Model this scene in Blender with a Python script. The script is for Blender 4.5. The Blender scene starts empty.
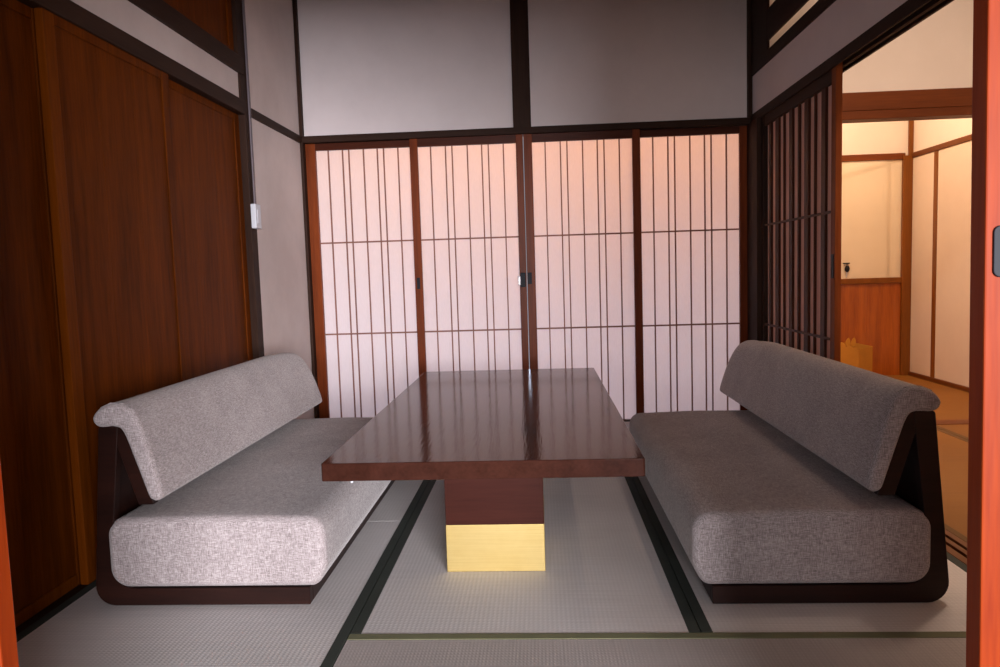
import bpy, bmesh, math, random
from mathutils import Vector, Matrix
random.seed(4)
S = bpy.context.scene
COL = S.collection

# ------------------------------------------------------------------ camera
CAM = Vector((0.0693, -1.816, 0.9321))
yaw, pitch, roll, FPX = 0.056, -0.0836, -0.0316, 730.06
cyw, syw, cp, sp, cr, sr = math.cos(yaw), math.sin(yaw), math.cos(pitch), math.sin(pitch), math.cos(roll), math.sin(roll)
Fv = Vector((-syw*cp, cyw*cp, sp)); Rt = Vector((cyw, syw, 0)); Uv = Rt.cross(Fv)
Rv = cr*Rt + sr*Uv; Uv = -sr*Rt + cr*Uv
cd = bpy.data.cameras.new('camera'); cam = bpy.data.objects.new('camera', cd); COL.objects.link(cam)
cd.sensor_width = 36; cd.lens = FPX*36/1000; cd.clip_start = 0.05
M = Matrix((Rv, Uv, -Fv)).transposed().to_4x4(); M.translation = CAM
cam.matrix_world = M
S.camera = cam

# ------------------------------------------------------------------ light
S.view_settings.view_transform = 'Standard'; S.view_settings.look = 'None'
S.view_settings.gamma = 1; S.view_settings.use_curve_mapping = False
S.view_settings.exposure = 0.0
W = bpy.data.worlds.new('world'); S.world = W; W.use_nodes = True
W.node_tree.nodes['Background'].inputs[0].default_value = (0.94, 0.93, 1.0, 1)
W.node_tree.nodes['Background'].inputs[1].default_value = 0.30

def area(name, loc, target, sx, sy, power, col):
    l = bpy.data.lights.new(name, 'AREA'); l.shape = 'RECTANGLE'; l.size = sx; l.size_y = sy
    l.energy = power; l.color = col
    o = bpy.data.objects.new(name, l); COL.objects.link(o); o.location = loc
    o.rotation_euler = (Vector(target)-Vector(loc)).to_track_quat('-Z', 'Y').to_euler()
    return o
# daylight through the veranda windows behind and to the right of the camera
area('daylight_veranda', (2.1, -7.0, 1.15), (-0.3, 1.0, 0.9), 3.0, 1.9, 1120, (1.0, 0.95, 0.99))
area('fill_left', (-1.6, -7.0, 1.1), (0.6, 2.6, 1.6), 1.6, 1.6, 105, (1.0, 0.95, 0.97))  # added fill from the left, brightens the right of the back wall
# daylight on the shoji from the garden side: cool low down, warm from the eaves
area('daylight_garden', (-0.1, 4.0, 0.35), (-0.1, 2.7, 0.55), 3.4, 1.1, 60, (0.74, 0.80, 1.0))
area('daylight_eaves', (0.25, 3.7, 2.15), (0.2, 2.7, 1.45), 3.0, 0.5, 76, (1.0, 0.43, 0.13))
# warm ceiling lamps of the neighbouring room and of the hall beyond it
area('lamp_east_room', (1.56, 0.9, 2.66), (2.1, 1.1, 0), 0.2, 0.6, 46, (1.0, 0.74, 0.57))
area('lamp_hall', (2.3, 3.35, 2.6), (2.3, 3.5, 0), 0.4, 0.4, 28, (1.0, 0.69, 0.45))

# ------------------------------------------------------------------ dimensions from the photograph
XL, XR, YB, ZC = -1.362, 1.343, 2.645, 2.72
YF = -0.93

# ------------------------------------------------------------------ materials
def newmat(name):
    m = bpy.data.materials.new(name); m.use_nodes = True
    nt = m.node_tree; b = nt.nodes['Principled BSDF']
    return m, nt, b
def ramp(nt, fac, stops):
    r = nt.nodes.new('ShaderNodeValToRGB')
    while len(r.color_ramp.elements) < len(stops): r.color_ramp.elements.new(0.5)
    for e, (p, c) in zip(r.color_ramp.elements, stops): e.position = p; e.color = (*c, 1)
    nt.links.new(fac, r.inputs[0]); return r.outputs[0]
def noise(nt, scale, mp=(1, 1, 1), detail=3, rough=.5, off=(0, 0, 0)):
    tc = nt.nodes.new('ShaderNodeTexCoord'); m = nt.nodes.new('ShaderNodeMapping')
    m.inputs['Scale'].default_value = mp; m.inputs['Location'].default_value = off
    nt.links.new(tc.outputs['Object'], m.inputs[0])
    n = nt.nodes.new('ShaderNodeTexNoise'); n.inputs['Scale'].default_value = scale
    n.inputs['Detail'].default_value = detail; n.inputs['Roughness'].default_value = rough
    nt.links.new(m.outputs[0], n.inputs['Vector']); return n.outputs['Fac']
def mth(nt, op, a, b=None):
    n = nt.nodes.new('ShaderNodeMath'); n.operation = op
    for i, v in enumerate((a, b)):
        if v is None: continue
        if isinstance(v, (int, float)): n.inputs[i].default_value = v
        else: nt.links.new(v, n.inputs[i])
    return n.outputs[0]
def bump(nt, b, h, strength, dist):
    n = nt.nodes.new('ShaderNodeBump'); n.inputs['Strength'].default_value = strength
    n.inputs['Distance'].default_value = dist; nt.links.new(h, n.inputs['Height'])
    nt.links.new(n.outputs[0], b.inputs['Normal'])
def wood(name, dark, light, axis='z', rough=.35, coat=0, spec=.5, fine=1):
    m, nt, b = newmat(name)
    st = {'x': (1, 14, 14), 'y': (14, 1, 14), 'z': (14, 14, 1)}[axis]
    a = noise(nt, 1.3, st, 5, .6)
    f = noise(nt, 9*fine, st, 2, .5, (3, 1, 2))
    c = noise(nt, .9, tuple(.4 if v == 1 else 2.2 for v in st), 2, .5, (7, 5, 1))
    s = mth(nt, 'ADD', mth(nt, 'ADD', mth(nt, 'MULTIPLY', a, .5), mth(nt, 'MULTIPLY', f, .25)), mth(nt, 'MULTIPLY', c, .25))
    nt.links.new(ramp(nt, s, [(.33, dark), (.67, light)]), b.inputs['Base Color'])
    b.inputs['Roughness'].default_value = rough
    b.inputs['Specular IOR Level'].default_value = spec
    b.inputs['Coat Weight'].default_value = coat; b.inputs['Coat Roughness'].default_value = .12
    bump(nt, b, f, .08, .002)
    return m
def flat(name, col, rough=.6, metal=0, var=.06, spec=.5):
    m, nt, b = newmat(name)
    n = noise(nt, 6, (1, 1, 1), 4, .6)
    nt.links.new(ramp(nt, n, [(.3, tuple(c*(1-var) for c in col)), (.7, tuple(min(1, c*(1+var)) for c in col))]), b.inputs['Base Color'])
    b.inputs['Roughness'].default_value = rough; b.inputs['Metallic'].default_value = metal
    b.inputs['Specular IOR Level'].default_value = spec
    return m
def plaster(name, c0, c1):
    m, nt, b = newmat(name)
    a = noise(nt, 1.6, (1, 1, 1), 5, .65); g = noise(nt, 260, (1, 1, 1), 2, .5)
    nt.links.new(ramp(nt, a, [(.3, c0), (.7, c1)]), b.inputs['Base Color'])
    b.inputs['Roughness'].default_value = .9; b.inputs['Specular IOR Level'].default_value = .2
    bump(nt, b, g, .15, .002)
    return m
def paper(name, col, trans):
    m = bpy.data.materials.new(name); m.use_nodes = True; nt = m.node_tree; nt.nodes.clear()
    o = nt.nodes.new('ShaderNodeOutputMaterial'); mx = nt.nodes.new('ShaderNodeMixShader')
    d = nt.nodes.new('ShaderNodeBsdfDiffuse'); t = nt.nodes.new('ShaderNodeBsdfTranslucent')
    n = noise(nt, 30, (6, 6, 1), 3, .6)
    c = ramp(nt, n, [(.3, tuple(v*.95 for v in col)), (.7, col)])
    nt.links.new(c, d.inputs[0]); nt.links.new(c, t.inputs[0])
    mx.inputs[0].default_value = trans
    nt.links.new(d.outputs[0], mx.inputs[1]); nt.links.new(t.outputs[0], mx.inputs[2])
    nt.links.new(mx.outputs[0], o.inputs[0]); return m
def fabric(name):
    m, nt, b = newmat(name)
    n1 = noise(nt, 1, (800, 800, 60), 1, .5); n2 = noise(nt, 1, (60, 800, 800), 1, .5, (5, 2, 1))
    n3 = noise(nt, 1, (800, 60, 800), 1, .5, (1, 9, 4)); g = noise(nt, 5, (1, 1, 1), 3, .6)
    s = mth(nt, 'ADD', mth(nt, 'ADD', n1, n2), mth(nt, 'ADD', n3, mth(nt, 'MULTIPLY', g, .35)))
    s = mth(nt, 'DIVIDE', s, 3.35)
    nt.links.new(ramp(nt, s, [(.38, (.150, .124, .122)), (.5, (.335, .290, .290)), (.61, (.60, .545, .55))]), b.inputs['Base Color'])
    b.inputs['Roughness'].default_value = .95; b.inputs['Specular IOR Level'].default_value = .15
    b.inputs['Sheen Weight'].default_value = .25; b.inputs['Sheen Roughness'].default_value = .5
    bump(nt, b, s, .5, .002)
    return m
def tatami(name, axis, c0, c1):
    # axis = the mat's long side; cords run along it, the rush across it
    m, nt, b = newmat(name)
    tc = nt.nodes.new('ShaderNodeTexCoord')
    def wav(d, period):
        w = nt.nodes.new('ShaderNodeTexWave'); w.wave_type = 'BANDS'; w.bands_direction = d
        w.inputs['Scale'].default_value = 1/period/3.1831; w.inputs['Distortion'].default_value = 0
        nt.links.new(tc.outputs['Object'], w.inputs[0]); return w.outputs['Fac']
    a = wav('X' if axis == 'y' else 'Y', .0125); c = wav('Y' if axis == 'y' else 'X', .009)
    st = (160, 3, 1) if axis == 'x' else (3, 160, 1)
    st = (st[0], st[1], 1)
    n = noise(nt, 1, st, 2, .6); g = noise(nt, 2.2, (1, 1, 1), 3, .5, (2, 5, 0))
    h = mth(nt, 'MULTIPLY', a, c)
    s = mth(nt, 'ADD', mth(nt, 'ADD', mth(nt, 'MULTIPLY', h, .14), mth(nt, 'MULTIPLY', n, .40)), mth(nt, 'MULTIPLY', g, .40))
    nt.links.new(ramp(nt, s, [(.2, c0), (.65, c1)]), b.inputs['Base Color'])
    b.inputs['Roughness'].default_value = .6; b.inputs['Specular IOR Level'].default_value = .3
    bump(nt, b, h, .35, .0015)
    return m

M_DARK = wood('dark_timber', (.020, .009, .006), (.046, .022, .014), 'z', .6, 0, .12)
M_DARKX = wood('dark_timber_x', (.020, .009, .006), (.046, .022, .014), 'x', .6, 0, .12)
M_DARKY = wood('dark_timber_y', (.020, .009, .006), (.046, .022, .014), 'y', .6, 0, .12)
M_RED = wood('red_brown_wood', (.085, .014, .003), (.23, .047, .009), 'z', .4, 0, .15)
M_REDX = wood('red_brown_wood_x', (.035, .007, .003), (.085, .018, .006), 'x', .4, 0, .15)
M_KUM = wood('lattice_wood', (.16, .065, .045), (.30, .13, .09), 'z', .5)
M_CLOS = wood('closet_wood', (.048, .0095, .0004), (.155, .033, .0010), 'z', .5, 0, .05)
M_CLOSF = wood('closet_frame_wood', (.085, .018, .0006), (.19, .044, .002), 'z', .5, 0, .05)
M_ORANGE = wood('orange_varnished_wood', (.17, .014, .001), (.36, .050, .004), 'z', .45, 0, .15)
M_AMBER = wood('amber_wood', (.15, .048, .006), (.27, .088, .013), 'z', .4, 0, .25)
M_AMBERX = wood('amber_wood_x', (.10, .022, .003), (.18, .044, .006), 'x', .45, 0, .25)
M_AMBERY = wood('amber_wood_y', (.10, .026, .004), (.18, .052, .008), 'y', .45, 0, .25)
M_SOFA = wood('walnut_sofa_frame', (.008, .003, .0025), (.028, .009, .006), 'x', .4, 0, .25)
M_TOP = wood('walnut_table', (.026, .009, .006), (.056, .019, .0125), 'y', .11, 0, .12)
M_TOPX = wood('walnut_table_leg', (.024, .006, .004), (.050, .013, .0085), 'x', .4, 0, .08)
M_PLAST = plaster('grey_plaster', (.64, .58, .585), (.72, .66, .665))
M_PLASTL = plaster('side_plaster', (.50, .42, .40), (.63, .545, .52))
M_CREAM = plaster('cream_plaster', (.76, .68, .60), (.82, .74, .66))
M_CEIL = wood('ceiling_boards', (.10, .055, .03), (.2, .11, .06), 'y', .6)
M_PAPER = paper('shoji_paper', (.80, .755, .76), .58)
M_BACK = paper('dim_paper', (.66, .50, .46), .42)
M_FAB = fabric('grey_linen_fabric')
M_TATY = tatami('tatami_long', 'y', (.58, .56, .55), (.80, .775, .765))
M_TATX = tatami('tatami_cross', 'x', (.38, .35, .335), (.54, .495, .48))  # darker base paints in the sheen difference of the crosswise weave
M_TATE = tatami('tatami_east', 'y', (.17, .062, .006), (.29, .115, .013))  # amber of the warm lamplight put into the rush colour
M_HERI = flat('dark_green_border', (.030, .040, .032), .8, var=.2)
M_HERI_GLARE = flat('border_glare', (.17, .175, .095), .8, var=.15)  # lighter olive puts the glare on the border into its colour
M_BLACK = flat('black_iron', (.012, .014, .020), .5, .0, spec=.2)
M_STEEL = flat('grey_steel', (.32, .32, .33), .35, .9)
M_WHITE = flat('white_plastic', (.60, .62, .67), .5, var=.02)
M_CONDUIT = flat('grey_conduit', (.12, .095, .11), .5)
M_KRAFT = flat('kraft_paper', (.50, .215, .018), .8, var=.1)
M_SHADE = flat('hollow_shade', (.02, .014, .01), .9)  # near-black colour standing in for shade inside hollows
M_FUS = plaster('fusuma_paper', (.72, .60, .50), (.78, .66, .55))
def brass():
    m, nt, b = newmat('brushed_brass')
    n = noise(nt, 1, (4, 4, 420), 2, .6); g = noise(nt, 7, (1, 1, 1), 4, .6)
    s = mth(nt, 'ADD', mth(nt, 'MULTIPLY', n, .5), mth(nt, 'MULTIPLY', g, .5))
    nt.links.new(ramp(nt, s, [(.3, (.43, .315, .105)), (.7, (.58, .45, .19))]), b.inputs['Base Color'])
    b.inputs['Metallic'].default_value = .75
    nt.links.new(ramp(nt, s, [(.3, (.5,)*3), (.7, (.36,)*3)]), b.inputs['Roughness'])
    return m
M_BRASS = brass()
def sheenboard():
    m, nt, b = newmat('glossy_cream_board')
    a = noise(nt, 2, (1, 1, 1), 3, .5)
    nt.links.new(ramp(nt, a, [(.3, (.74, .64, .47)), (.7, (.82, .72, .54))]), b.inputs['Base Color'])
    b.inputs['Roughness'].default_value = .08; b.inputs['IOR'].default_value = 2.6
    n2 = noise(nt, 3, (1, 1, 1), 2, .5)
    bump(nt, b, n2, .05, .01)
    return m
M_GLOSS = sheenboard()

# ------------------------------------------------------------------ mesh helpers
def bm_new(): return bmesh.new()
def box(bm, x0, x1, y0, y1, z0, z1, bev=0, seg=2):
    t = bmesh.new()
    bmesh.ops.create_cube(t, size=1)
    bmesh.ops.scale(t, vec=(abs(x1-x0), abs(y1-y0), abs(z1-z0)), verts=t.verts)
    bmesh.ops.translate(t, vec=((x0+x1)/2, (y0+y1)/2, (z0+z1)/2), verts=t.verts)
    if bev: bmesh.ops.bevel(t, geom=t.edges[:], offset=bev, segments=seg, affect='EDGES', profile=.5)
    merge(bm, t); return bm
def merge(bm, t):
    me = bpy.data.meshes.new('tmp'); t.to_mesh(me); t.free(); bm.from_mesh(me); bpy.data.meshes.remove(me)
def prism(bm, pts, axis, a0, a1, bev=0, seg=2):
    """closed outline pts in the two other axes, extruded along axis"""
    t = bmesh.new()
    def mk(p, a):
        return {'x': (a, p[0], p[1]), 'y': (p[0], a, p[1]), 'z': (p[0], p[1], a)}[axis]
    v0 = [t.verts.new(mk(p, a0)) for p in pts]; v1 = [t.verts.new(mk(p, a1)) for p in pts]
    f0 = t.faces.new(v0); f1 = t.faces.new(list(reversed(v1)))
    n = len(pts)
    for i in range(n): t.faces.new((v0[(i+1) % n], v0[i], v1[i], v1[(i+1) % n]))
    bmesh.ops.recalc_face_normals(t, faces=t.faces[:])
    if bev:
        es = [e for e in t.edges if len(e.link_faces) == 2 and (f0 in e.link_faces or f1 in e.link_faces)]
        bmesh.ops.bevel(t, geom=es, offset=bev, segments=seg, affect='EDGES', profile=.5)
    merge(bm, t); return bm
def cyl(bm, p0, p1, r, n=16, r2=None):
    p0, p1 = Vector(p0), Vector(p1); d = p1-p0
    t = bmesh.new()
    bmesh.ops.create_cone(t, cap_ends=True, segments=n, radius1=r, radius2=r if r2 is None else r2, depth=d.length)
    q = Vector((0, 0, 1)).rotation_difference(d)
    bmesh.ops.transform(t, matrix=Matrix.Translation((p0+p1)/2) @ q.to_matrix().to_4x4(), verts=t.verts)
    merge(bm, t); return bm
def fillet(pts, radii, n=6):
    """round each corner of a closed polygon"""
    out = []; N = len(pts)
    for i in range(N):
        r = radii[i]; p = Vector(pts[i])
        if r <= 0: out.append(tuple(p)); continue
        a = Vector(pts[i-1])-p; b = Vector(pts[(i+1) % N])-p
        la, lb = a.length, b.length; a.normalize(); b.normalize()
        th = math.acos(max(-1, min(1, a.dot(b)))); dd = min(r/math.tan(th/2), la*.48, lb*.48); r2 = dd*math.tan(th/2)
        s = p+a*dd; e = p+b*dd; c = p+(a+b).normalized()*(r2/math.sin(th/2))
        a0 = math.atan2(s.y-c.y, s.x-c.x); a1 = math.atan2(e.y-c.y, e.x-c.x)
        da = (a1-a0+math.pi) % (2*math.pi)-math.pi
        for k in range(n+1): an = a0+da*k/n; out.append((c.x+r2*math.cos(an), c.y+r2*math.sin(an)))
    return out
ORG = {}
def obj(name, bm, mat, parent=None, smooth=False):
    me = bpy.data.meshes.new(name)
    off = ORG.get(parent, Vector((0, 0, 0))) if parent else Vector((0, 0, 0))
    if off.length: bmesh.ops.translate(bm, vec=-off, verts=bm.verts)
    if smooth:
        for f in bm.faces: f.smooth = True
    bm.to_mesh(me); bm.free()
    me.materials.append(mat)
    o = bpy.data.objects.new(name, me); COL.objects.link(o)
    if parent: o.parent = parent; ORG[o] = off
    if smooth:
        md = o.modifiers.new('edges', 'EDGE_SPLIT'); md.split_angle = math.radians(40)
    return o
def thing(name, label, cat, loc, group=None):
    o = bpy.data.objects.new(name, None); COL.objects.link(o); o.location = loc
    o.empty_display_size = .1
    o['label'] = label; o['category'] = cat
    if group: o['group'] = group
    ORG[o] = Vector(loc); return o
def single(name, bm, mat, label, cat, loc=(0, 0, 0), group=None, smooth=False):
    bmesh.ops.translate(bm, vec=-Vector(loc), verts=bm.verts)
    o = obj(name, bm, mat, None, smooth); o.location = loc
    o['label'] = label; o['category'] = cat
    if group: o['group'] = group
    return o
def struct(name, bm, mat, label, cat='room', smooth=False):
    o = obj(name, bm, mat, None, smooth); o['kind'] = 'structure'; o['label'] = label; o['category'] = cat
    return o
TN = [0]
def trim(b, mat, label, bev=.003):
    TN[0] += 1
    return struct('trim_%d' % TN[0], box(bm_new(), *b, bev), mat, label, 'timber trim')

# ================================================================== ROOM SHELL
T = .1
struct('floor', box(bm_new(), XL-T, 3.047+T, -2.9, 4.25+T, -.12, -.055), M_DARKY, 'wooden subfloor beneath the mats', 'floor')
struct('ceiling', box(bm_new(), XL-T, 3.047+T, YF-.05, YB+.12, ZC, ZC+.06), M_CEIL, 'boarded timber ceiling over the sitting room', 'ceiling')
struct('ceiling_east', box(bm_new(), XR+.1, 3.047+T, YB+.12, 4.25+T, ZC, ZC+.06), M_CEIL, 'boarded ceiling over the lamp-lit hall', 'ceiling')
# left wall: backing behind the closet, plaster beyond the post
struct('wall_left', box(bm_new(), XL-.16, XL-.08, YF, YB+.1, 0-.055, ZC), M_DARK, 'dark backing of the closet wall on the left', 'wall')
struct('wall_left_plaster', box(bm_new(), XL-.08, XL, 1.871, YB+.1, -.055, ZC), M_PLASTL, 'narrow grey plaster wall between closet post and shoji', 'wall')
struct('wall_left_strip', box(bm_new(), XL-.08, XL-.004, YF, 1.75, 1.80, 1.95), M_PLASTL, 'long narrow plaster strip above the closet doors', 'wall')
# back wall above header
struct('wall_back', box(bm_new(), XL-.08, XR+.08, YB+.02, YB+.10, 1.76, ZC), M_PLAST, 'grey plaster wall above the shoji screens', 'wall')
# right wall strip above lintel
struct('wall_right_strip', box(bm_new(), XR, XR+.08, YF, YB+.05, 1.79, 2.04), M_PLAST, 'dim plaster strip above the right-hand opening', 'wall')
struct('wall_right_corner', box(bm_new(), XR+.0, XR+.1, 2.47, YB+.06, -.055, 1.76), M_DARK, 'dark boarded return beside the slatted screen', 'wall')
# front wall over the doorway and beside it
struct('wall_front', box(bm_new(), XL-T, XR+T, YF-.09, YF+.03, 1.83, ZC), M_PLAST, 'plaster wall above the front doorway', 'wall')

# --- timber
trim((XL-.03, -1.3455, YB-.012, YB+.05, -.055, 1.76), M_DARK, 'dark corner post at the left end of the shoji screens')
trim((XL-.05, XR+.02, YB-.001, YB+.10, 1.755, 1.795), M_DARKX, 'dark header beam running above the four shoji screens')
trim((-.062, .045, YB-.002, YB+.03, 1.790, ZC), M_DARK, 'thick dark post dividing the upper plaster wall')
trim((XL-.02, -1.342, YB-.012, YB+.03, 1.790, ZC), M_DARK, 'thin dark post in the upper left corner')
trim((1.320, XR+.01, YB-.014, YB+.03, 1.790, ZC), M_DARK, 'thin dark post in the upper right corner')
trim((1.322, XR+.05, 2.475, YB+.03, -.055, 1.755), M_DARK, 'dark corner post at the right end of the shoji screens')
trim((XL-.03, XL+.010, 1.871, YB, 1.750, 1.795), M_DARKY, 'dark rail crossing the narrow plaster wall on the left')
trim((XL-.08, XL+.001, 1.80, 1.871, -.055, ZC), M_DARK, 'tall dark post where the closet meets the plaster')
trim((XL-.08, XL+.006, YF, 1.80, 1.748, 1.814), M_DARKY, 'dark lintel over the closet doors')
trim((XL-.08, XL+.010, YF, 1.80, 1.937, 2.020), M_DARKY, 'dark beam under the overhead cabinet')
trim((XL-.06, XL+.004, 1.752, 1.80, 1.814, 1.937), M_DARK, 'short dark upright ending the plaster strip')
trim((XL-.08, XL+.006, 1.745, 1.80, 2.02, ZC), M_DARK, 'dark upright beside the overhead cabinet')
trim((XL-.10, XL-.0, YF, 1.80, -.055, -.002), M_DARKY, 'dark floor track under the closet doors')
# right wall lintel with two door grooves
bm = box(bm_new(), XR-.006, XR+.003, YF, YB-.16, 1.755, 1.805, .001)
for xa, xb, zz in ((.003, .034, 1.776), (.034, .050, 1.757), (.050, .080, 1.776), (.080, .090, 1.762)): box(bm, XR+xa, XR+xb, YF, YB-.16, zz, 1.805)
box(bm, XR-.006, XR+.09, YB-.16, YB, 1.755, 1.805)
TN[0] += 1; struct('trim_%d' % TN[0], bm, M_DARKY, 'grooved dark lintel over the right-hand opening', 'timber trim')
trim((XR-.008, XR+.09, YF, YB, 2.023, 2.088), M_DARKY, 'dark beam under the transom slats on the right')
trim((XR-.006, XR+.09, 2.338, YB, 2.088, ZC), M_DARK, 'dark upright at the end of the transom slats')
# sill of the right opening
bm = box(bm_new(), XR, XR+.028, YF, YB, -.055, .002, .001)
box(bm, XR+.028, XR+.042, YF, YB, -.055, -.008); box(bm, XR+.042, XR+.062, YF, YB, -.055, .002)
box(bm, XR+.062, XR+.076, YF, YB, -.055, -.008); box(bm, XR+.076, XR+.1, YF, YB, -.055, .002)
TN[0] += 1; struct('trim_%d' % TN[0], bm, M_AMBERY, 'grooved wooden sill between the two rooms', 'timber trim')
# front doorway
trim((XL-.0, XR+.0, YF-.06, YF+.04, 1.755, 1.83), M_DARKX, 'dark lintel over the front doorway')
trim((XL-.1, XR+.1, YF-.06, YF+.04, -.055, -.004), M_AMBERX, 'wooden sill of the front doorway')
trim((XR-.0, XR+.1, YF-.05, YF+.05, -.002, ZC), M_DARK, 'dark post at the front right corner of the room')
trim((XL-.08, XL-.0, YF-.05, YF, -.055, ZC), M_DARK, 'dark post at the front left corner of the room')
trim((XL-.1, XR+.1, YB+.0, YB+.1, -.055, -.034), M_AMBERX, 'wooden floor track under the shoji screens')

# transom: wide dark boards with bright paper gaps
tr = thing('slatted_transom', 'dark slatted transom window high on the right wall, glowing through its gaps', 'transom', (XR, .7, 2.09))
bm = bm_new()
for z0, z1 in ((2.138, 2.302), (2.350, 2.514), (2.562, 2.70)): box(bm, XR-.006, XR+.006, -.85, 2.338, z0, z1, .002)
obj('slat', bm, M_DARKY, tr)
obj('paper', box(bm_new(), XR+.0075, XR+.009, -.85, 2.338, 2.089, 2.715), paper('transom_paper', (.92, .86, .80), .8), tr)

# ================================================================== TATAMI
def mat(x0, x1, y0, y1, axis, m, label, hm=M_HERI, w=.030, h2=None, grp='tatami mats of the sitting room'):
    t = thing('tatami_mat', label, 'tatami mat', ((x0+x1)/2, (y0+y1)/2, -.055), grp)
    g = .0012
    if axis == 'y':
        obj('rush_cover', box(bm_new(), x0+w, x1-w, y0+g, y1-g, -.055, 0, .001), m, t)
        for i, (a, b) in enumerate(((x0+g, x0+w), (x1-w, x1-g))):
            obj('border', box(bm_new(), a, b, y0+g, y1-g, -.055, .0012, .001), hm, t)
    else:
        obj('rush_cover', box(bm_new(), x0+g, x1-g, y0+w, y1-w, -.055, 0, .001), m, t)
        for i, (a, b) in enumerate(((y0+g, y0+w), (y1-w, y1-g))):
            obj('border', box(bm_new(), x0+g, x1-g, a, b, -.055, .0012, .001), hm, t)
    return t
ml, mr = -.4525, .4575
mat(XL, ml, YF+.045, .872, 'y', M_TATY, 'tatami mat along the closet doors, under the front of the left sofa')
mat(XL, ml, .872, YB-.002, 'y', M_TATY, 'tatami mat in the far left corner, behind the cross seam beside the left sofa')
mat(ml, mr, 0.0, 1.80, 'y', M_TATY, 'tatami mat in the middle of the room beneath the table')
mat(mr, XR, 0.0, 1.80, 'y', M_TATY, 'tatami mat under the right sofa, dark green border toward the table')
mat(ml, XR, YF+.045, 0.0, 'x', M_TATX, 'crosswise tatami mat in the foreground, painted darker for its sheen, border painted olive for glare', M_HERI_GLARE)
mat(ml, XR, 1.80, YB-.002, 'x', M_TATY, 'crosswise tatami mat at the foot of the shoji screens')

# ================================================================== SHOJI
def shoji(x0, x1, lw, rw, yf, ztop, label, pull=None):
    kk = (yf+.02-CAM.y)/(YB+.012-CAM.y) if yf > YB+.02 else 1   # outer screens stand one track back
    t = thing('shoji_screen', label, 'shoji screen', ((x0+x1)/2, yf, -.032), 'shoji screens on the back wall')
    zt = .932+(1.7045-.932)*kk; zb = .004
    obj('stile', box(bm_new(), x0, x0+lw, yf, yf+.028, -.032, ztop, .002), M_RED, t)
    obj('stile', box(bm_new(), x1-rw, x1, yf, yf+.028, -.032, ztop, .002), M_RED, t)
    obj('rail', box(bm_new(), x0+lw, x1-rw, yf+.001, yf+.027, zt, ztop, .002), M_REDX, t)
    obj('rail', box(bm_new(), x0+lw, x1-rw, yf+.001, yf+.027, -.032, zb, .002), M_REDX, t)
    a, b = x0+lw, x1-rw; k = (b-a)/.585; bm = bm_new()
    for f in (.077, .166, .205, .296, .382, .421, .510):
        x = a+f*k; box(bm, x-.0035, x+.0035, yf+.009, yf+.021, zb, zt)
    for z in (.932+.212*kk, .932-.352*kk): box(bm, a, b, yf+.007, yf+.021, z-.0045, z+.0045)
    obj('lattice', bm, M_KUM, t)
    obj('paper', box(bm_new(), a-.004, b+.004, yf+.0215, yf+.0220, zb-.004, zt+.004), M_PAPER, t)
    return t
s1 = shoji(-1.345, -.655, .061, .044, YB+.034, 1.753, 'leftmost shoji screen, beside the narrow plaster wall')
s2 = shoji(-.694, -.0080, .047, .042, YB+.002, 1.753, 'shoji screen left of the central gap, with the steel latch')
s3 = shoji(-.0035, .690, .050, .046, YB+.002, 1.753, 'shoji screen right of the central gap, above the table end')
s4 = shoji(.648, 1.336, .046, .055, YB+.034, 1.753, 'rightmost shoji screen, beside the dark slatted screen')
obj('finger_pull', box(bm_new(), -.682, -.662, YB-.0015, YB+.003, .845, .915, .002), M_BLACK, s2)
# latch across the central gap
bm = box(bm_new(), -.046, -.014, YB-.006, YB+.003, .838, .925, .003)
cyl(bm, (-.030, YB-.010, .90), (-.030, YB-.004, .90), .010); cyl(bm, (-.030, YB-.010, .855), (-.030, YB-.004, .855), .009)
l1 = obj('latch', bm, M_BLACK, s2)
obj('latch_lever', box(bm_new(), -.060, -.044, YB-.012, YB-.004, .85, .905, .003), M_STEEL, l1)
obj('latch_plate', box(bm_new(), .000, .024, YB-.005, YB+.003, .855, .925, .002), M_BLACK, s3)

# ================================================================== SLATTED SCREEN ON THE RIGHT
sx = XR+.014
t = thing('slatted_screen', 'dark sliding screen of uneven vertical slats by the right-hand opening', 'sliding screen', (sx, 1.95, .002))
obj('stile', box(bm_new(), sx-.010, sx+.018, 1.430, 1.478, .002, 1.775, .002), wood('screen_edge_lit', (.16, .035, .008), (.34, .085, .02), 'z', .5, 0, .1), t)  # lighter than the other stile: lamplight from the next room painted in
obj('stile', box(bm_new(), sx-.010, sx+.018, 2.425, 2.470, .002, 1.775, .002), M_DARK, t)
obj('rail', box(bm_new(), sx-.008, sx+.016, 1.478, 2.425, 1.702, 1.775, .002), M_DARKY, t)
obj('rail', box(bm_new(), sx-.008, sx+.016, 1.478, 2.425, .002, .07, .002), M_DARKY, t)
bm = bm_new()
for y0, y1 in ((1.478, 1.492), (1.565, 1.612), (1.691, 1.699), (1.771, 1.824), (1.898, 1.914), (1.992, 2.038), (2.121, 2.129), (2.202, 2.256), (2.331, 2.362)):
    box(bm, sx-.002, sx+.010, y0, y1, .07, 1.702)
for z in (1.150, .590): box(bm, sx-.007, sx-.001, 1.478, 2.425, z-.006, z+.006)
obj('slat', bm, wood('screen_slat_wood', (.040, .012, .006), (.09, .028, .014), 'z', .5, 0, .15), t)
obj('backing_paper', box(bm_new(), sx+.0105, sx+.0115, 1.475, 2.43, .065, 1.706), M_BACK, t)
obj('finger_pull', box(bm_new(), sx-.0125, sx-.009, 1.440, 1.466, .86, .965, .001), M_BLACK, t)

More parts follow.
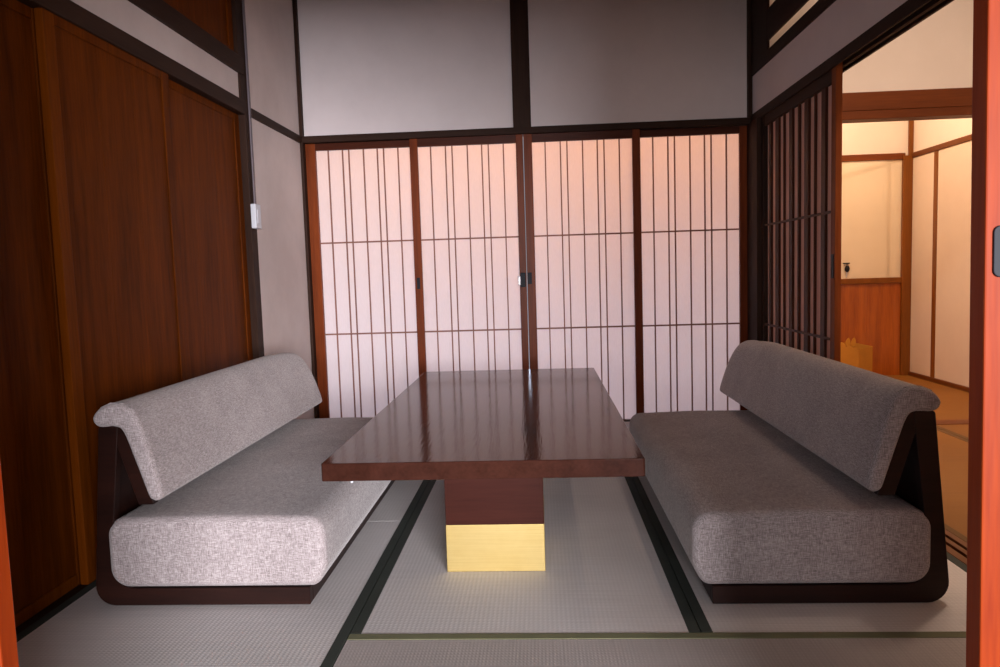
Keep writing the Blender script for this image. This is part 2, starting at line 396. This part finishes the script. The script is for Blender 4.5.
# ================================================================== CLOSET DOORS (left wall)
def closet(y0, y1, xf, label):
    t = thing('closet_door', label, 'closet door', (xf, (y0+y1)/2, -.002), 'sliding closet doors on the left wall')
    sw = .052
    obj('stile', box(bm_new(), xf-.026, xf, y0, y0+sw, -.002, 1.748, .002), M_CLOSF, t)
    obj('stile', box(bm_new(), xf-.026, xf, y1-sw, y1, -.002, 1.748, .002), M_CLOS, t)
    obj('rail', box(bm_new(), xf-.025, xf-.001, y0+sw, y1-sw, 1.715, 1.748, .002), M_CLOS, t)
    obj('rail', box(bm_new(), xf-.025, xf-.001, y0+sw, y1-sw, -.002, .036, .003), M_CLOSF, t)
    bm = bm_new(); n = 3; w = (y1-y0-2*sw)/n
    for i in range(n): box(bm, xf-.018, xf-.005, y0+sw+i*w, y0+sw+(i+1)*w, .036, 1.715, .0012)
    obj('board_panel', bm, M_CLOS, t)
closet(-.885, -.325, XL-.002, 'closet door nearest the front doorway, beyond the left edge of view')
closet(-.370, .372, XL-.032, 'frontmost visible closet door, cut by the orange door edge')
closet(.322, 1.055, XL-.002, 'middle closet door above the near half of the left sofa')
closet(1.003, 1.798, XL-.032, 'far closet door beside the tall dark post and switch')
# overhead cabinet doors
def cab(y0, y1, label):
    xf = XL-.012
    t = thing('overhead_cabinet_door', label, 'cabinet door', (xf, (y0+y1)/2, 2.021), 'overhead cabinet doors')
    bm = box(bm_new(), xf-.024, xf, y0, y0+.05, 2.021, ZC-.02, .002); box(bm, xf-.024, xf, y1-.05, y1, 2.021, ZC-.02, .002)
    box(bm, xf-.024, xf, y0+.05, y1-.05, 2.021, 2.047, .002); box(bm, xf-.024, xf, y0+.05, y1-.05, ZC-.07, ZC-.02, .002)
    obj('frame', bm, M_CLOS, t)
    obj('panel', box(bm_new(), xf-.018, xf-.009, y0+.05, y1-.05, 2.047, ZC-.07), M_CLOS, t)
cab(1.00, 1.744, 'overhead cabinet door in the upper left, nearest the tall dark post')
cab(.25, .996, 'overhead cabinet door above the middle closet door, mostly out of view')

# switch box and its cable cover
t = thing('wall_switch', 'white switch box on the tall dark post by the plaster wall', 'switch', (XL+.001, 1.835, 1.19))
obj('case', box(bm_new(), XL+.001, XL+.027, 1.797, 1.868, 1.190, 1.312, .004), M_WHITE, t)
obj('rocker', box(bm_new(), XL+.026, XL+.0295, 1.815, 1.850, 1.215, 1.285, .0015), M_WHITE, t)
single('cable_cover', box(bm_new(), XL+.0012, XL+.009, 1.842, 1.862, 1.313, ZC-.002, .002), M_CONDUIT,
       'thin grey cable cover running down the dark post to the white switch', 'cable cover', (XL+.005, 1.852, 1.313))

# ================================================================== FRONT SLIDING DOORS
def fdoor(x0, x1, pullx, label):
    t = thing('front_sliding_door', label, 'sliding door', ((x0+x1)/2, YF, 0), 'orange varnished front doors')
    y0, y1 = YF, YF+.031; sw = .085
    obj('stile', box(bm_new(), x0, x0+sw, y0, y1, 0, 1.755, .002), M_ORANGE, t)
    obj('stile', box(bm_new(), x1-sw, x1, y0, y1, 0, 1.755, .002), M_ORANGE, t)
    obj('rail', box(bm_new(), x0+sw, x1-sw, y0+.001, y1-.001, 1.67, 1.755, .002), M_ORANGE, t)
    obj('rail', box(bm_new(), x0+sw, x1-sw, y0+.001, y1-.001, 0, .10, .002), M_ORANGE, t)
    obj('board_panel', box(bm_new(), x0+sw, x1-sw, y0+.010, y1-.010, .10, 1.67), M_ORANGE, t)
    # iron finger pull
    a = [(pullx-.024, .912), (pullx+.024, .912), (pullx+.024, .972), (pullx-.024, .972)]
    pl = obj('finger_pull', prism(bm_new(), fillet(a, [.008]*4), 'y', y0-.003, y0+.001, .001), M_BLACK, t)
    bm = cyl(bm_new(), (pullx, y0-.0045, .942), (pullx, y0-.002, .942), .014, 24)
    obj('recess_shade', bm, M_SHADE, pl)  # raised dark disc, paints the shade of a hollow
    bm = bm_new()
    for dx in (-.013, .013):
        for dz in (-.023, .023): cyl(bm, (pullx+dx, y0-.005, .942+dz), (pullx+dx, y0-.002, .942+dz), .0022, 10)
    obj('rivet', bm, M_STEEL, pl)
    return t
fd = fdoor(.590, XR-.001, .622, 'orange front door cut by the right edge of view, with an iron pull')
fd.rotation_euler.y = -.0105; fd.location.x += .0095   # slightly out of plumb, as in the photograph
fdoor(XL+.001, -.652, -.681, 'orange front door cut by the lower left edge of view')

# ================================================================== SOFAS
def build_sofa(mir, y0, y1, ext, shear, label, loc):
    root = thing('low_sofa', label, 'sofa', loc, 'low floor sofas')
    X = (lambda x: -.087-x) if mir else (lambda x: x)
    P = lambda pts: [(X(x), z) for x, z in pts]
    # side frames: L shaped foot with leaning upright, rounded lower corner
    outer = [(-.610, .0016), (-1.247, .0016), (-1.197, .531), (-1.140, .531), (-1.196, .052), (-.610, .052)]
    outl = fillet(P(outer), [.002, .055, .012, .006, .062, .002], 7)
    strut = fillet(P([(-1.166, .531), (-1.126, .531), (-1.050, .300), (-1.096, .300)]), [.003]*4, 2)
    for a, b in ((y0, y0+.028), (y1-.028, y1)):
        obj('side_frame', prism(bm_new(), outl, 'y', a, b, .0015, 1), M_SOFA, root)
        obj('back_strut', prism(bm_new(), strut, 'y', a+.002, b-.002, .0015, 1), M_SOFA, root)
    lo, hi = sorted((X(-.610), X(-.640)))
    obj('front_rail', box(bm_new(), lo, hi, y0+.028, y1-.028, .0016, .052, .002), M_SOFA, root)
    lo, hi = sorted((X(-1.22), X(-1.19)))
    bp = P([(-1.232, .01), (-1.190, .531), (-1.174, .531), (-1.214, .01)])
    obj('back_board', prism(bm_new(), bp, 'y', y0+.028, y1-.028, .001, 1), M_SOFA, root)
    lo, hi = sorted((X(-.642), X(-1.20)))
    obj('base_board', box(bm_new(), lo, hi, y0+.028, y1-.028, .034, .050), M_SOFA, root)
    # seat cushion: lofted rounded cross-section, ends rounded
    prof = [(-.586, .054), (-.556, .110), (-.558, .258), (-.86, .265), (-1.197, .260), (-1.197, .054)]
    cush = loft(fillet(P(prof), [.036, .06, .052, 1.5, .052, .058], 8), y0-.006, y1-.020, .022, False)
    o = obj('seat_cushion', cush, M_FAB, root, True)
    # backrest with its rolled top
    bpf = [(-1.080, .380), (-1.064, .330), (-1.055, .316), (-1.040, .311), (-1.025, .320), (-1.024, .338), (-1.036, .392), (-1.056, .478), (-1.073, .535), (-1.092, .572), (-1.122, .592), (-1.160, .594), (-1.192, .580),
           (-1.211, .556), (-1.205, .536), (-1.185, .527), (-1.145, .528), (-1.124, .512), (-1.101, .446)]
    bk = loft(P(bpf), y0-.006, y1+ext, .013)
    for v in bk.verts:      # the far end slants back and softens toward its top
        k = max(0, (v.co.z-.31)/.28); u = max(0, min(1, (v.co.y-(y1-.30))/.40))
        v.co.y -= shear*k*k*u; v.co.z -= .016*k*u*u
    b = obj('backrest_cushion', bk, M_FAB, root, True)
    # piping seams at both ends of the backrest
    for yy in (y0+.008,):
        bm = bm_new(); pts = [(-1.026, .350), (-1.036, .392), (-1.057, .478), (-1.074, .535), (-1.093, .573), (-1.122, .593), (-1.160, .595), (-1.190, .582)]
        for (xa, za), (xb, zb) in zip(pts, pts[1:]): cyl(bm, (X(xa), yy, za), (X(xb), yy, zb), .0022, 8)
        obj('piping', bm, M_FAB, b, True)
    return root
def catmull(pts, k=4):
    out = []; n = len(pts)
    for i in range(n):
        p0, p1, p2, p3 = [Vector(pts[(i+j-1) % n]) for j in range(4)]
        for s in range(k):
            t = s/k
            out.append(.5*((2*p1)+(p2-p0)*t+(2*p0-5*p1+4*p2-p3)*t*t+(3*p1-p0-3*p2+p3)*t**3))
    return out
def loft(prof, y0, y1, r, soft=True):
    """extrude a closed soft outline along y with rounded ends of radius r"""
    pts = catmull(prof, 4) if soft else [Vector(p) for p in prof]
    pts = [p for i, p in enumerate(pts) if (p-pts[i-1]).length > 1e-4]; n = len(pts)
    # inward normals
    area2 = sum(pts[i].x*pts[(i+1) % n].y-pts[(i+1) % n].x*pts[i].y for i in range(n)); sg = 1 if area2 > 0 else -1
    nor = []
    for i in range(n):
        d = (pts[(i+1) % n]-pts[i-1]).normalized(); nor.append(Vector((-d.y, d.x))*sg)
    bm = bmesh.new(); rings = []
    K = 6; st = []
    for k in range(K+1): a = k/K*math.pi/2; st.append((y0+r*(1-math.sin(a)), r*(1-math.cos(a))))
    st.reverse()   # from edge (inset r, y0)... to full section
    st = [(y0+r*(1-math.sin(k/K*math.pi/2)), r*(1-math.cos(k/K*math.pi/2))) for k in range(K, -1, -1)]
    N = 24
    mid = [(y0+r+(y1-y0-2*r)*i/N, 0) for i in range(1, N)]
    en = [(y0+y1-y, q) for y, q in reversed(st)]
    st2 = st+mid+en
    for y, q in st2:
        rings.append([bm.verts.new((p.x+v.x*q, y, p.y+v.y*q)) for p, v in zip(pts, nor)])
    for a, b in zip(rings, rings[1:]):
        for i in range(n): bm.faces.new((a[i], a[(i+1) % n], b[(i+1) % n], b[i]))
    bm.faces.new(rings[0]); bm.faces.new(rings[-1])
    bmesh.ops.recalc_face_normals(bm, faces=bm.faces[:])
    return bm
build_sofa(False, .170, 1.62, .105, .105, 'left grey linen low sofa on a dark wooden frame, by the closet doors', (-.90, .95, 0))
build_sofa(True, .157, 1.61, .175, .115, 'right grey linen low sofa on a dark wooden frame, by the lit side room', (.82, .95, 0))

# ================================================================== TABLE
t = thing('low_table', 'long low walnut table with a brass-footed pedestal between the two sofas', 'table', (-.10, 1.08, 0))
tl, tr_, tf, tb = -.5525, .3435, .149, 2.020
obj('tabletop', prism(bm_new(), fillet([(tl, tf), (tr_, tf), (tr_, tb), (tl, tb)], [.006]*4, 4), 'z', .3655, .4165, .0025, 3), M_TOP, t)
for ya, yb in ((.390, .690), (1.48, 1.78)):
    p = obj('pedestal', box(bm_new(), -.2425, .0635, ya, yb, .150, .3655, .0015), M_TOPX, t)
    f = obj('brass_foot', box(bm_new(), -.2435, .0645, ya-.001, yb+.001, .001, .152, .002), M_BRASS, t)
# small white scratch-guard dot under the table edge
obj('felt_dot', cyl(bm_new(), (-.468, .153, .361), (-.468, .153, .3655), .004, 12), M_WHITE, t)

# ================================================================== NEXT ROOM AND HALL
X3, Y3 = 3.047, 4.237
# mats of the next rooms, the lamplight's amber painted into them
def emat(x0, x1, y0, y1, label, axis='y'):
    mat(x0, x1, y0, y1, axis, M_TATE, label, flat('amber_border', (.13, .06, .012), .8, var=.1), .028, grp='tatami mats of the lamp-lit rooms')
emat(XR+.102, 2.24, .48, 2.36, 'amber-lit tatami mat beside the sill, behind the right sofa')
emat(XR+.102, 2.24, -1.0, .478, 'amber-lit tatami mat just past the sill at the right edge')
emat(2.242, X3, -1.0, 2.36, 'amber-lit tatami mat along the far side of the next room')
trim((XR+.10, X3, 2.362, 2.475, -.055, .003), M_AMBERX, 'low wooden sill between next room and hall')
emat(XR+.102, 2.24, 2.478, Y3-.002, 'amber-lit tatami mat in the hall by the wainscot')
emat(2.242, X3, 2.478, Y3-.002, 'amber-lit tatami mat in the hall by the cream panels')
# beam across
trim((XR+.10, X3, 2.372, 2.47, 1.752, 1.851), M_AMBERX, 'broad reddish beam across the next room')
trim((XR+.10, X3, 2.366, 2.47, 1.704, 1.750), M_AMBERX, 'grooved rail under the broad reddish beam')
struct('wall_east_upper', box(bm_new(), XR+.08, X3+.05, 2.40, 2.46, 1.845, ZC), M_CREAM, 'cream plaster above the reddish beam', 'wall')
struct('wall_east_right', box(bm_new(), X3, X3+.08, -1.05, Y3+.08, -.055, ZC), M_CREAM, 'cream right wall of the hall', 'wall')
struct('wall_east_far', box(bm_new(), XR+.06, X3+.08, Y3, Y3+.08, -.055, ZC), M_CREAM, 'cream far wall of the hall', 'wall')
struct('wall_east_front', box(bm_new(), XR+.1, X3+.08, -1.10, -1.02, -.055, ZC), M_CREAM, 'front wall of the next room', 'wall')
struct('wall_hall_left', box(bm_new(), XR+.06, XR+.14, YB+.12, Y3, -.055, ZC), M_CREAM, 'left wall of the hall', 'wall')
struct('ceiling_hall', box(bm_new(), XR+.1, X3+.08, YB-.2, YB-.19, ZC-.01, ZC), M_CEIL, 'ceiling strip above the beam', 'ceiling')
# far wall fittings
trim((XR+.14, 2.985, Y3-.022, Y3, 1.722, 1.772), M_AMBERX, 'amber rail above the glossy panel on the far wall')
trim((XR+.14, 2.966, Y3-.030, Y3, .748, .792), M_AMBER, 'amber cap rail over the wainscot')
trim((2.966, X3, Y3-.035, Y3, 0, 1.75), M_AMBER, 'amber post in the far corner of the hall')
trim((3.012, X3, Y3-.02, Y3, 1.75, ZC), M_AMBER, 'thin amber upright in the far corner above the rail')
trim((X3-.020, X3, 2.50, Y3-.036, 1.728, 1.768), M_AMBERY, 'amber rail running along the right wall of the hall')
trim((X3-.014, X3, 3.834, 3.890, .03, 1.728), M_AMBER, 'narrow dark upright between the cream wall panels')
trim((X3-.024, X3, 2.50, Y3-.036, -.0, .030), M_AMBERY, 'low amber skirting along the right wall of the hall')
def fus(y0, y1, label):
    single('fusuma_panel', box(bm_new(), X3-.012, X3-.002, y0, y1, .031, 1.727, .002), M_FUS, label, 'wall panel', (X3-.007, (y0+y1)/2, .031), 'cream panels on the hall right wall')
fus(3.892, 4.20, 'narrow cream panel left of the dark upright')
fus(3.00, 3.832, 'wide cream panel right of the dark upright')
single('glossy_wall_board', box(bm_new(), XR+.15, 2.965, Y3-.008, Y3-.001, .793, 1.721), M_GLOSS,
       'glossy cream board on the far hall wall, reflecting the rail', 'wall board', (2.2, Y3-.004, .793))
# wainscot boards
t = thing('wainscot', 'orange-red vertical board wainscot on the far wall of the hall', 'wainscot', (2.2, Y3-.01, 0))
bm = bm_new(); x = XR+.15; i = 0
ws = [.10, .13, .09, .12]
while x < 2.96:
    w = ws[i % 4]; i += 1; box(bm, x, min(x+w, 2.965), Y3-.016, Y3-.002, .0, .747, .0015); x += w
obj('board', bm, wood('wainscot_wood', (.22, .040, .003), (.50, .130, .012), 'z', .28, .2), t)
# key fob
t = thing('key_fob', 'small black key fob with a white tag hanging on the glossy board', 'key fob', (2.54, Y3-.012, .85))
obj('hook_bar', box(bm_new(), 2.512, 2.562, Y3-.022, Y3-.008, .912, .921, .002), M_BLACK, t)
bm = bmesh.new(); bmesh.ops.create_uvsphere(bm, u_segments=20, v_segments=12, radius=.020)
bmesh.ops.scale(bm, vec=(1, .55, 1.35), verts=bm.verts); bmesh.ops.translate(bm, vec=(2.542, Y3-.020, .872), verts=bm.verts)
cyl(bm, (2.542, Y3-.018, .895), (2.542, Y3-.018, .915), .003, 8)
obj('fob', bm, M_BLACK, t, True)
obj('tag', box(bm_new(), 2.536, 2.545, Y3-.016, Y3-.012, .805, .848, .001), M_WHITE, t)
# kraft paper bag
t = thing('paper_bag', 'kraft paper bag with folded top standing by the wainscot', 'paper bag', (2.57, 4.06, 0))
def bagside(bm, pts):
    f = bm.faces.new([bm.verts.new(p) for p in pts]); return f
bx0, bx1, by0, by1 = 2.42, 2.66, 3.96, 4.16
bm = bm_new()
th = .003
c = [(2.42, 4.03), (2.525, 3.95), (2.665, 4.03), (2.56, 4.12)]; hz = [.300, .250, .262, .285]
for i in range(4):
    (xa, ya), (xb, yb) = c[i], c[(i+1) % 4]; za, zb = hz[i], hz[(i+1) % 4]
    cx, cy = 2.54, 4.035
    ia = (xa+(cx-xa)*.03, ya+(cy-ya)*.03); ib = (xb+(cx-xb)*.03, yb+(cy-yb)*.03)
    v = [bm.verts.new(q) for q in ((xa, ya, 0), (xb, yb, 0), (xb, yb, zb), (xa, ya, za), (*ia, 0), (*ib, 0), (*ib, zb), (*ia, za))]
    for f in ((0, 1, 2, 3), (5, 4, 7, 6), (3, 2, 6, 7), (1, 0, 4, 5), (0, 3, 7, 4), (1, 5, 6, 2)): bm.faces.new([v[k] for k in f])
bmesh.ops.recalc_face_normals(bm, faces=bm.faces[:])
body = obj('bag_body', bm, M_KRAFT, t)
bm = bm_new()
v = [bm.verts.new((x*.96+2.54*.04, y*.96+4.035*.04, .235)) for x, y in c]; bm.faces.new(v)
obj('bag_shade', bm, M_SHADE, t)  # dark sheet added for the shade inside the open bag
for x0 in (2.466, 2.508):
    bm = bm_new(); prism(bm, [(x0-.020, .270), (x0+.016, .270), (x0+.016, .318), (x0+.004, .338), (x0-.006, .330), (x0-.020, .305)], 'y', 4.00, 4.006, .001)
    obj('folded_flap', bm, M_KRAFT, t)
